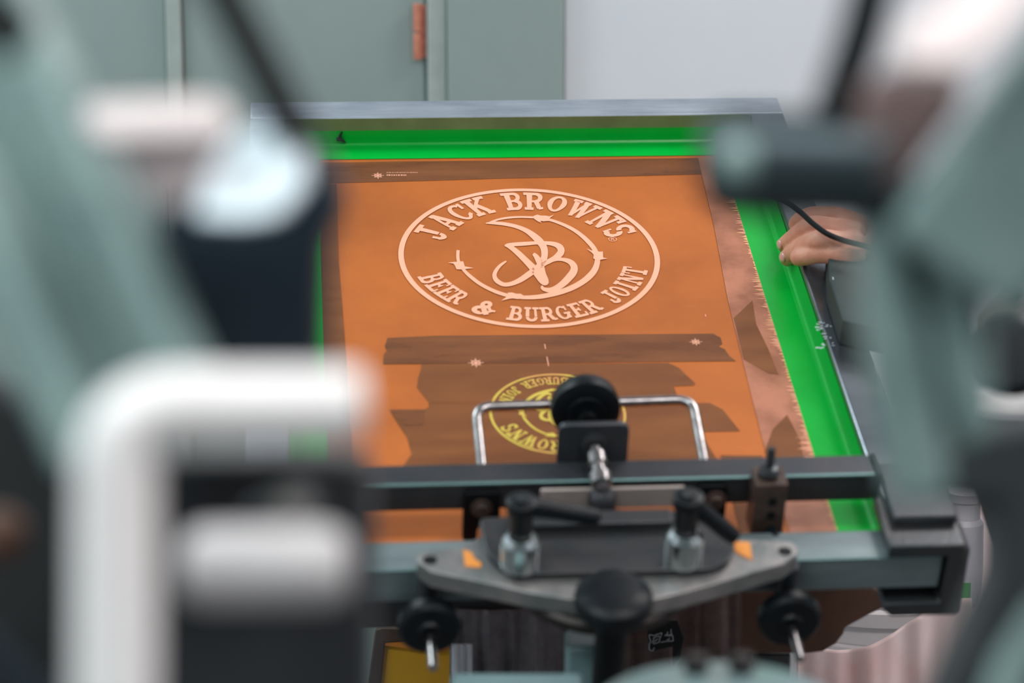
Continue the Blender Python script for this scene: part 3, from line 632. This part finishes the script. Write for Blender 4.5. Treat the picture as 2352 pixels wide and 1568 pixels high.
fingers = [
    jp([(1990, 556, .080, .016), (1940, 560, .079, .0125), (1884, 548, .084, .0112), (1838, 571, .050, .0105), (1808, 592, .020, .0098), (1798, 600, .014, .0085)]),
    jp([(1990, 545, .080, .016), (1932, 530, .080, .0125), (1862, 516, .080, .0112), (1826, 545, .050, .0105), (1804, 562, .022, .0098), (1795, 569, .016, .0085)]),
    jp([(1990, 575, .076, .015), (1925, 585, .070, .0125), (1894, 577, .070, .0118), (1856, 586, .058, .0108), (1832, 591, .048, .0100), (1822, 592, .045, .0085)]),
    jp([(1990, 535, .078, .016), (1925, 500, .080, .0125), (1860, 498, .074, .0115), (1832, 512, .055, .0105), (1824, 522, .046, .0085)]),
    jp([(2010, 555, .070, .018), (1975, 590, .045, .014), (1950, 600, .015, .0115), (1932, 596, -.010, .010), (1920, 590, -.018, .008)]),
]
elbow = S3(2380, 470, .02); shoulder = S3(2760, 330, .13)
arm = [(S3(1985, 553, .078), .026), (S3(2020, 556, .080), .024), (S3(2060, 553, .078), .023), (S3(2200, 520, .055), .034), (elbow, .040), (S3(2480, 430, .05), .042)]
body = skin_obj('body', [arm] + fingers, 'skin', per, voxel=.0016, sub=2, smooth=4)
eye = SM.inverted() @ CAM
for ch in fingers[:2]:
    A_ = ch[3][0].lerp(ch[4][0], .74); t = (ch[4][0] - ch[3][0]).normalized(); v_ = (eye - A_).normalized() + Vector((-.12, .12, .05)); v_ = (v_ - t * v_.dot(t)).normalized()
    rot = Matrix((t, v_.cross(t), v_)).transposed().to_4x4()
    bm = nb(); bmesh.ops.create_uvsphere(bm, u_segments=20, v_segments=10, radius=1, matrix=Matrix.Translation(A_ + v_ * .0102 + t * .001) @ rot @ Matrix.Diagonal((.0078, .0056, .0022, 1)))
    part('fingernail', bm, 'nail', per)
iw = SM.inverted()
def toS(v): return iw @ Vector(v)
shw = SM @ shoulder
tx, ty = shw.x + .16, shw.y + .06
shirt = [[(S3(2440, 440, .03), .060), (S3(2560, 390, .07), .066), (toS((shw.x, shw.y, shw.z)), .075), (toS((tx - .05, ty, shw.z + .01)), .10), (toS((tx, ty, shw.z - .12)), .15), (toS((tx, ty, shw.z - .35)), .145), (toS((tx, ty, shw.z - .52)), .15)],
         [(toS((tx + .02, ty, shw.z + .0)), .10), (toS((tx + .2, ty + .03, shw.z - .02)), .075), (toS((tx + .25, ty + .02, shw.z - .2)), .06)]]
skin_obj('tshirt', shirt, 'shirt_black', per, voxel=.008, sub=2, smooth=4)
zt = shw.z
def hp(dx, dy, dz, r_): return (toS((tx + dx, ty + dy, zt + dz)), r_)
skin_obj('head', [[hp(.02, 0, -.04, .075), hp(.015, 0, .07, .064), hp(.01, 0, .13, .066), hp(.005, 0, .19, .098), hp(0, 0, .25, .106), hp(.01, 0, .30, .095)],
                  [hp(-.005, 0, .19, .085), hp(-.045, 0, .15, .062), hp(-.065, 0, .135, .045)], [hp(-.08, 0, .255, .020), hp(-.114, 0, .212, .015)],
                  [hp(.0, .075, .235, .024), hp(.005, .108, .225, .022)], [hp(.0, -.075, .235, .024), hp(.005, -.108, .225, .022)]], 'skin', per, voxel=.004, sub=2, smooth=3)
skin_obj('hair', [[hp(.055, 0, .18, .08), hp(.045, 0, .26, .105), hp(.01, 0, .31, .11), hp(-.04, 0, .325, .07)], [hp(.03, .05, .22, .045), hp(.03, .05, .30, .05)], [hp(.03, -.05, .22, .045), hp(.03, -.05, .30, .05)]], 'hair', per, voxel=.005, sub=2)
for sy in (-1, 1):
    for nm, dx, rr, m_ in (('eye', -.083, .012, 'white_plastic'), ('pupil', -.0922, .0042, 'print_black')):
        bm = nb(); bmesh.ops.create_uvsphere(bm, u_segments=14, v_segments=10, radius=rr, matrix=Matrix.Translation(toS((tx + dx, ty + sy * .032, zt + .25)))); part(nm, bm, m_, per)
bm = nb(); bmesh.ops.create_uvsphere(bm, u_segments=16, v_segments=8, radius=1, matrix=Matrix.Translation(toS((tx - .084, ty, zt + .165))) @ iw.to_3x3().to_4x4() @ Matrix.Diagonal((.008, .025, .006, 1)))
part('mouth', bm, 'nail', per)
skin_obj('trousers', [[hp(0, 0, -.42, .15), hp(0, .05, -.54, .15), (toS((tx, ty + .09, zt - .70)), .10), (toS((tx, ty + .1, .48)), .075), (toS((tx, ty + .1, .10)), .062)],
                      [hp(0, 0, -.42, .15), hp(0, -.05, -.54, .15), (toS((tx, ty - .09, zt - .70)), .10), (toS((tx, ty - .1, .48)), .075), (toS((tx, ty - .1, .10)), .062)]], 'navy', per, voxel=.01, sub=2)
skin_obj('shoes', [[(toS((tx + .04, ty + s * .1, .05)), .045), (toS((tx - .06, ty + s * .1, .045)), .04), (toS((tx - .15, ty + s * .1, .035)), .03)] for s in (-1, 1)], 'print_black', per, voxel=.006, sub=2)
skin_obj('forearm_left', [[(toS((tx + .25, ty + .02, zt - .10)), .055), (toS((tx + .25, ty + .02, zt - .25)), .05), (toS((tx + .22, ty - .02, zt - .46)), .036), (toS((tx + .21, ty - .04, zt - .53)), .042), (toS((tx + .2, ty - .06, zt - .62)), .022)]], 'skin', per, voxel=.006, sub=2)

# black cable
bm = nb(); pts = [S3(1740, 440, .115), S3(1800, 462, .112), S3(1836, 486, .108), S3(1865, 512, .104), S3(1900, 537, .100), S3(1940, 553, .096), S3(2010, 575, .10), S3(2100, 640, .14), S3(2160, 800, .12)]
P = [Vector(p) for p in pts]; Q = []
for i in range(len(P) - 1):
    a, b, c, d = P[max(i - 1, 0)], P[i], P[i + 1], P[min(i + 2, len(P) - 1)]
    for k in range(6):
        t = k / 6; Q.append(.5 * ((2 * b) + (c - a) * t + (2 * a - 5 * b + 4 * c - d) * t * t + (3 * b - a - 3 * c + d) * t ** 3))
tube(bm, Q + [P[-1]], .0031, 14)
tag(finish('cable', bm, 'rubber', matrix=SM), 'thin black cable looping over the hand on the frame', 'cable')

# ------------------------------------------------------------------ things beneath the screen
def drape(name, px0, px1, py0, py1, d, m, folds, amp, lab, cat, slant=0, n=90, mrow=24, seed=1, top=None):
    """hanging cloth facing the camera side, with vertical folds, built at distance d"""
    random.seed(seed); org = W3((px0 + px1) / 2, py0, d); bm = nb(); grid = []
    ph = [random.uniform(0, 6) for _ in range(4)]
    for j in range(mrow + 1):
        row = []
        for i in range(n + 1):
            s, t = i / n, j / mrow
            x = px0 + (px1 - px0) * s + slant * (t) * (1 - s); y = py0 + (py1 - py0) * t
            if top: y += top(s) * (1 - t)
            q = W3(x, y, d) - org
            f = amp * (math.sin(folds * s * 6.28 + ph[0] + t * .6) + .5 * math.sin(folds * 2.3 * s * 6.28 + ph[1] - t) + .3 * math.sin(folds * 4.1 * s * 6.28 + ph[2])) * (.35 + .65 * t)
            row.append(bm.verts.new(q + cZ * f))
        grid.append(row)
    for j in range(mrow):
        for i in range(n): bm.faces.new((grid[j][i], grid[j][i + 1], grid[j + 1][i + 1], grid[j + 1][i]))
    o = finish(name, bm, m, matrix=Matrix.Translation(org)); s = o.modifiers.new('thickness', 'SOLIDIFY'); s.thickness = .0015
    return tag(o, lab, cat)
shirt_o = drape('tshirt', 1150, 1770, 1330, 1640, 2.62, 'cloth', 5, .006, 'brown-grey t-shirt hanging in folds under the clamp head', 't-shirt', seed=4)
g = drape('cloth_fold', 1035, 1400, 1400, 1640, 2.52, 'cloth_grey', 3.2, .008, 'charcoal grey cloth with diagonal folds beside the brown-grey t-shirt', 'cloth', slant=-0, seed=9)
# shear the grey cloth folds: lean towards the lower left
for v in g.data.vertices: v.co.x -= (v.co.z + .02) * -.0
wc = drape('cloth_lining', 1040, 1085, 1478, 1640, 2.50, 'cloth_white', 1.2, .003, 'strip of white cloth lining below the left black knob', 'cloth', seed=2)
# neck label print on the shirt: black patch with white line drawing
tp = thing('printed_patch', 'black printed patch with white outline drawing seen behind the centre knob', 'patch', CM(1528, 1470, 2.585))
def cpoly(pts, d, o): return [(W3(x, y, d) - o) for x, y in pts]
def cprism(name, pts, d, th, m, parent=None, lab=None, cat=None, bevel=.002, org=None, label=None, tilt=0.0):
    """slab facing the camera side, standing at distance d with real thickness"""
    og = org if org is not None else W3(sum(p[0] for p in pts) / len(pts), sum(p[1] for p in pts) / len(pts), d)
    ym = sum(p[1] for p in pts) / len(pts); D = lambda y: d - (y - ym) * tilt
    bm = nb(); a = [bm.verts.new(W3(x, y, D(y)) - og) for x, y in pts]; b = [bm.verts.new(W3(x, y, D(y)) - og - cZ * th) for x, y in pts]
    n = len(pts); bm.faces.new(a); bm.faces.new(b)
    for i in range(n): bm.faces.new((a[i], a[(i + 1) % n], b[(i + 1) % n], b[i]))
    if parent: return part(name, bm, m, parent, bevel=bevel, label=label)
    o = finish(name, bm, m, matrix=Matrix.Translation(og), bevel=bevel); return tag(o, lab, cat)
og = W3(1528, 1470, 2.585)
cprism('patch', [(1488, 1425), (1555, 1425), (1570, 1465), (1562, 1510), (1545, 1530), (1545, 1484), (1495, 1495), (1487, 1460)], 2.586, .0015, 'print_black', tp, org=og, bevel=0)
bm = nb()
def zq(X, Y): return (X / 14.257 + 1460, Y / 14.257 + 1420)
for pl_ in ([(450, 520), (440, 600), (480, 700), (490, 780), (450, 830), (440, 1000), (490, 1050), (600, 1050)], [(470, 530), (600, 560), (700, 520), (860, 470), (840, 560)], [(830, 590), (700, 580), (580, 640), (600, 700), (550, 760), (580, 830), (700, 800), (780, 760), (780, 660), (830, 600)], [(600, 780), (660, 720), (720, 660)],
            [(820, 780), (1000, 745), (1230, 735), (1215, 560), (1000, 560), (1190, 520), (1150, 440), (1170, 350)], [(1020, 690), (1080, 700), (1110, 630)], [(1040, 430), (1050, 490), (950, 570)], [(600, 950), (610, 990), (560, 1010)]):
    for p, q in zip(pl_, pl_[1:]): tube(bm, [W3(*zq(*p), 2.583) - og, W3(*zq(*q), 2.583) - og], .0005, 6)
part('line_drawing', bm, 'print_white', tp)
# brown board right, under the screen
og = W3(1850, 1420, 2.50)
pb = thing('platen', 'dark brown curved platen board below the right end of the frame', 'platen', Matrix.Translation(og))
cprism('board', [(1700, 1325), (1985, 1325), (2050, 1384), (1998, 1410), (1940, 1442), (1938, 1455), (1920, 1478), (1890, 1496), (1855, 1500), (1700, 1500)], 2.50, .018, 'board', pb, org=og, bevel=.003)
q = W3(1770, 1495, 2.52) - og
bm = nb(); box(bm, (q.x - .02, q.y - .01, -og.z + .001), (q.x + .02, q.y + .03, q.z)); part('post', bm, 'dark_steel', pb, bevel=.002)
og = W3(960, 1400, 2.55)
cb = thing('crossbeam', 'dark crossbeam under the left end of the frame behind the left knob', 'beam', Matrix.Translation(og))
cprism('beam', [(560, 1365), (1200, 1362), (1200, 1400), (1062, 1412), (1035, 1460), (1000, 1462), (905, 1440), (560, 1450)], 2.55, .04, 'dark_steel', cb, org=og)
q = W3(740, 1440, 2.57) - og
bm = nb(); box(bm, (q.x - .03, q.y - .01, -og.z + .001), (q.x + .03, q.y + .03, q.z)); part('post', bm, 'dark_steel', cb, bevel=.002)
# lower yellow screen left
ls = thing('lower_screen', 'second screen with yellow mesh in a dark wooden frame, lower left', 'printing screen', CM(950, 1500, 2.75))
og = W3(950, 1500, 2.75)
cprism('wooden_frame', [(862, 1445), (880, 1440), (1075, 1450), (1075, 1466), (884, 1476), (868, 1640), (836, 1640)], 2.75, .02, 'wood', ls, org=og)
cprism('yellow_mesh', [(885, 1477), (1075, 1467), (1075, 1640), (869, 1640)], 2.758, .003, 'yellow_mesh', ls, org=og, bevel=0)
cprism('orange_strip', [(885, 1463), (1050, 1463), (1075, 1474), (1010, 1498), (884, 1482)], 2.752, .002, 'orange', ls, org=og, bevel=0)
# white bucket, pink film, bottle
bc = W3(2010, 1404, 2.95)
bu = thing('waste_bin', 'tall white plastic bin with a rolled rim, lower right', 'bin', Matrix.Translation((bc.x + .02, bc.y + .13, 0)))
hb = bc.z
bm = nb(); lathe(bm, [(0, .001), (.100, .001), (.105, .006), (.135, hb - .02), (.142, hb - .018), (.144, hb), (.139, hb + .004), (.133, hb), (.130, hb - .02), (.100, .012), (0, .012)], (0, 0, 0), (0, 0, 1), 48)
part('pail', bm, 'white_plastic', bu)
bm = nb(); lathe(bm, [(.133, hb - .055), (.142, hb - .052), (.142, hb - .046), (.136, hb - .044)], (0, 0, 0), (0, 0, 1), 48); part('rim_band', bm, 'white_plastic', bu)
drape('plastic_bag', 1830, 2230, 1470, 1700, 2.70, 'pink', 1.6, .012, 'crumpled pinkish plastic bag at the bottom right below the bucket', 'bag', seed=12, top=lambda s: 40 * math.sin(s * 5) - 60 * s)
bl = W3(2212, 1262, 2.9)
bo = thing('bottle', 'milky plastic bottle with a green mark, right of the clamp', 'bottle', Matrix.Translation(bl))
bm = nb(); lathe(bm, [(0, -.065), (.020, -.065), (.024, -.05), (.025, -.02), (.0235, .030), (.0235, .034), (.019, .040), (.019, .060), (.021, .062), (.021, .072), (0, .073)], (0, 0, 0), (0, 0, 1), 36); part('bottle_body', bm, 'translucent', bo)
bm = nb(); box(bm, (-.014, -.0262, -.058), (.006, -.0238, -.034)); part('green_label', bm, 'leaf_green', bo)
sh = thing('workbench', 'pale workbench standing behind the press at the right', 'bench', Matrix.Translation((bl.x + .1, bl.y + .12, 0)))
zt_ = bl.z - .066
bm = nb(); box(bm, (-.14, -.15, zt_ - .03), (.20, .35, zt_ - .001)); part('bench_top', bm, 'pink', sh, bevel=.003)
for x in (-.09, .15):
    for y in (-.1, .3): bm = nb(); box(bm, (x - .025, y - .025, .001), (x + .025, y + .025, zt_ - .031)); part('leg', bm, 'white_paint', sh, bevel=.002)

# neighbouring clamp at the right edge
rk = thing('neighbour_clamp', 'tan-grey clamp bracket with a black knob at the right edge', 'clamp', CM(2320, 760, 2.0))
og = W3(2320, 760, 2.0)
cprism('bracket', [(2262, 730), (2370, 590), (2480, 590), (2480, 775), (2262, 780)], 2.02, .02, 'tan', rk, org=og)
bm = nb(); cyl(bm, W3(2338, 678, 2.015) - og, W3(2338, 678, 2.0) - og, .006); part('bolt', bm, 'rubber', rk)
bm = nb(); c = W3(2330, 825, 1.9) - og; ax = (W3(2330, 840, 1.0) - W3(2330, 825, 2.0)).normalized()
lathe(bm, [(0, 0), (.020, 0), (.028, .003), (.0315, .010), (.0315, .022), (.026, .028), (0, .029)], c, (-.25, -.85, .35), 44); part('knob', bm, 'plastic', rk)
cprism('base_plate', [(2246, 900), (2480, 880), (2480, 955), (2250, 948)], 2.0, .04, 'white_paint', rk, org=og)
cprism('lower_arm', [(2246, 956), (2480, 962), (2480, 1400), (2330, 1400), (2240, 1100)], 2.06, .03, 'black_steel', rk, org=og)

# ------------------------------------------------------------------ press arms near the camera (out of focus)
def beam(name, pA, pB, width, depth, parent_args, groove=None, mm='green_paint', extra=None):
    """channel-section arm from pA to pB (world points)"""
    A, B = Vector(pA), Vector(pB); ax = (B - A).normalized(); nrm = (cZ - ax * cZ.dot(ax)).normalized(); side = ax.cross(nrm).normalized()
    mt = Matrix(((side.x, ax.x, nrm.x, A.x), (side.y, ax.y, nrm.y, A.y), (side.z, ax.z, nrm.z, A.z), (0, 0, 0, 1)))
    t = thing(name, parent_args[0], parent_args[1], mt); L = (B - A).length; w_ = width / 2
    if groove:
        g0, g1, gd = groove
        poly = [(-w_, -depth), (w_, -depth), (w_, 0), (g1, 0), (g1 - .002, -gd), (g0 + .002, -gd), (g0, 0), (-w_, 0)]
    else: poly = [(-w_, -depth), (w_, -depth), (w_, 0), (-w_, 0)]
    Mx = Matrix(((1, 0, 0, 0), (0, 0, 1, 0), (0, 1, 0, 0), (0, 0, 0, 1)))
    bm = nb(); prism(bm, poly, 0, L, Mx); part('channel', bm, mm, t, bevel=.005)
    return t
beam('painted_strut', W3(-400, -560, 1.02), W3(320, 1010, .98), .074, .05, ('blurred green-grey painted press arm crossing the left edge', 'press arm'), groove=(-.012, .008, .018))
t_, og_ = None, W3(2090, 800, 1.0)
beam('painted_strut', W3(3500, -1100, .90), W3(2190, 640, .96), .062, .05, ('blurred green-grey painted press arm coming in from the upper right', 'press arm'), groove=None)

t = thing('painted_strut', 'blurred green-grey painted press arm ending low beside the right hook', 'press arm', Matrix.Translation(og_))
cprism('left_flange', [(1975, 470), (2055, 470), (2100, 640), (2150, 860), (2190, 1120), (2150, 1165), (2065, 1165), (2015, 900), (1980, 640)], 1.0, .03, 'green_paint', t, org=og_, bevel=.005)
cprism('web', [(2010, 440), (2200, 440), (2260, 700), (2250, 1000), (2150, 1040), (2120, 860), (2060, 640)], 1.025, .03, 'green_shaded', t, org=og_, bevel=.003)
cprism('right_flange', [(2110, 440), (2240, 440), (2280, 760), (2290, 990), (2215, 1040), (2165, 830)], 1.0, .022, 'green_paint', t, org=og_, bevel=.005)
def cthing(name, lab, cat, px, py, d): return thing(name, lab, cat, CM(px, py, d)), W3(px, py, d)
# left: black tie rods
t, og = cthing('tie_rod', 'blurred black tie rod slanting down from the top left to the housing', 'rod', 600, 120, .98)
bm = nb(); tube(bm, [W3(440, -160, .98) - og, W3(690, 320, .98) - og], .0085, 20); part('rod', bm, 'rubber', t)
t, og = cthing('tie_rod', 'short black rod end in the top left corner', 'rod', 20, 60, .85)
bm = nb(); tube(bm, [W3(-120, -90, .85) - og, W3(40, 90, .85) - og, W3(55, 105, .85) - og], [.009, .010, .006], 20); part('rod', bm, 'rubber', t)
# left housing, with a pale slab painted as its shining top face
t, og = cthing('clamp_housing', 'blurred navy-black housing block with a pale slab as its painted top sheen, left of the stencil', 'housing', 580, 600, 1.05)
cprism('housing', [(370, 470), (440, 400), (620, 280), (740, 320), (790, 450), (742, 560), (728, 1000), (330, 1000), (340, 640)], 1.05, .05, 'navy', t, org=og, bevel=.006)
cprism('sheen_cap', [(440, 500), (455, 420), (500, 340), (560, 300), (660, 300), (700, 345), (698, 420), (640, 495), (560, 508)], .97, .02, 'sheen_cap', t, org=og, bevel=.004, tilt=.00022)
cprism('foot', [(205, 560), (400, 540), (400, 1000), (330, 1010), (215, 760)], 1.08, .04, 'brown_steel', t, org=og, bevel=.006)
# pinkish white bracket above
t, og = cthing('steel_bracket', 'blurred pinkish-white angle bracket above the pale painted sheen', 'bracket', 340, 300, .95)
cprism('flange', [(190, 235), (500, 222), (535, 262), (520, 320), (230, 330), (190, 300)], .95, .02, 'pinkish', t, org=og, bevel=.004, tilt=.00008)
cprism('web', [(260, 331), (530, 321), (450, 420), (420, 480), (360, 470), (310, 400)], .958, .008, mat('dull_pink_enamel', srgb(222, 204, 202), .5, 0, srgb(204, 184, 184), 20), t, org=og, bevel=.003)
# white bent bar
t, og = cthing('bent_bar', 'blurred white bent bar, the big inverted L at the lower left', 'handle', 400, 1000, .88)
pts = roundpath([W3(262, 1900, .88) - og, W3(268, 940, .88) - og, W3(820, 938, .90) - og], .022, 10)
bm = nb(); tube(bm, pts, .0150, 24); part('bar', bm, 'white_paint', t)
t, og = cthing('grip_roller', 'blurred short white roller with rounded ends beside the bent bar', 'roller', 605, 1300, .95)
bm = nb(); a, b = W3(420, 1302, .95) - og, W3(800, 1298, .95) - og
lathe(bm, [(0, 0), (.010, .0005), (.0145, .004), (.0158, .010), (.0158, (b - a).length - .010), (.0145, (b - a).length - .004), (.010, (b - a).length - .0005), (0, (b - a).length)], a, b - a, 32); m_ = (a + b) / 2; bx_ = nb(); cyl(bx_, m_ - cZ * .0165 + cY * .012, m_ - cZ * .172 + cY * .012, .012); part('axle', bx_, 'dark_steel', t)
part('roller', bm, mat('grey_white_roller', srgb(214, 208, 208), .45, 0, srgb(204, 198, 198), 10), t)
# dark box behind bar and roller
t, og = cthing('machine_cabinet', 'blurred black press body panel behind the white bent bar', 'machine body', 600, 1300, 1.12)
cprism('panel', [(330, 1062), (835, 1055), (850, 1100), (845, 1700), (300, 1700)], 1.12, .06, mat('black_panel', srgb(42, 44, 48), .55, .1, srgb(36, 38, 42), 8), t, org=og, bevel=.004)
t, og = cthing('machine_cabinet', 'dark machine body filling the lower left corner', 'machine body', 60, 1300, 1.2)
cprism('panel', [(-300, 760), (60, 930), (160, 1010), (240, 1100), (240, 1700), (-300, 1700)], 1.2, .06, 'print_black', t, org=og, bevel=.004)
bm = nb(); tube(bm, [W3(-60, 1440, 1.1) - og, W3(110, 1620, 1.1) - og], .0055, 16); part('hose', bm, 'navy', t)
bm = nb(); bmesh.ops.create_uvsphere(bm, u_segments=20, v_segments=12, radius=.013, matrix=Matrix.Translation(W3(0, 1230, 1.1) - og)); part('brown_grip', bm, 'board', t)
# right: dark cylinder knob
t, og = cthing('pivot_cylinder', 'blurred dark cylinder with a rounded shine, upper right of the stencil', 'cylinder', 1800, 375, 1.02)
bm = nb(); a, b = W3(1630, 372, 1.04) - og, W3(2060, 385, 1.0) - og; L = (b - a).length
lathe(bm, [(0, 0), (.012, .0), (.0215, .004), (.0232, .010), (.0232, L), (0, L)], a, b - a, 40); part('cylinder', bm, mat('dark_green_steel', srgb(52, 62, 66), .38, .4, srgb(44, 54, 58), 14), t)
bm = nb(); c = W3(1705, 375, 1.018) - og
lathe(bm, [(0, .0075), (.006, .0065), (.0100, .003), (.0112, -.004), (0, -.004)], c + cZ * .006, cZ, 32); part('round_glint', bm, 'green_paint', t)  # pale disc stands in for the round highlight on the cylinder
# right: black rod, white bracket, brown bracket
t, og = cthing('tie_rod', 'blurred black tie rod at the top right above the dark cylinder', 'rod', 1960, 80, 1.0)
bm = nb(); tube(bm, roundpath([W3(2040, -200, 1.0) - og, W3(1985, 60, 1.0) - og, W3(1915, 260, 1.0) - og], .03), .0095, 20); part('rod', bm, 'rubber', t)
t, og = cthing('steel_bracket', 'blurred white steel bracket in the upper right corner', 'bracket', 2180, 80, .92)
cprism('flange', [(2060, 85), (2160, -10), (2330, -120), (2420, -60), (2290, 110), (2200, 165), (2070, 160)], .92, .02, 'pinkish', t, org=og, bevel=.004, tilt=.0001)
cprism('brown_web', [(1975, 190), (2050, 160), (2230, 175), (2200, 260), (2100, 400), (2010, 450), (1960, 330)], .985, .015, mat('red_brown_enamel', srgb(112, 90, 88), .5, 0, srgb(96, 76, 76), 20), t, org=og, bevel=.004)
# right dark body
t, og = cthing('machine_cabinet', 'blurred dark machine body at the lower right edge', 'machine body', 2300, 1300, 1.15)
cprism('panel', [(2130, 1060), (2220, 990), (2480, 930), (2480, 1700), (2120, 1700), (2215, 1480), (2285, 1330), (2292, 1165), (2160, 1150)], 1.15, .05, mat('dark_grey_body', srgb(60, 66, 68), .5, .15, srgb(50, 55, 57), 8), t, org=og, bevel=.006)
bm = nb(); tube(bm, [W3(2270, 1720, 1.05) - og, W3(2330, 1540, 1.05) - og, W3(2420, 1400, 1.05) - og], .010, 20); part('guard_tube', bm, 'green_paint', t)
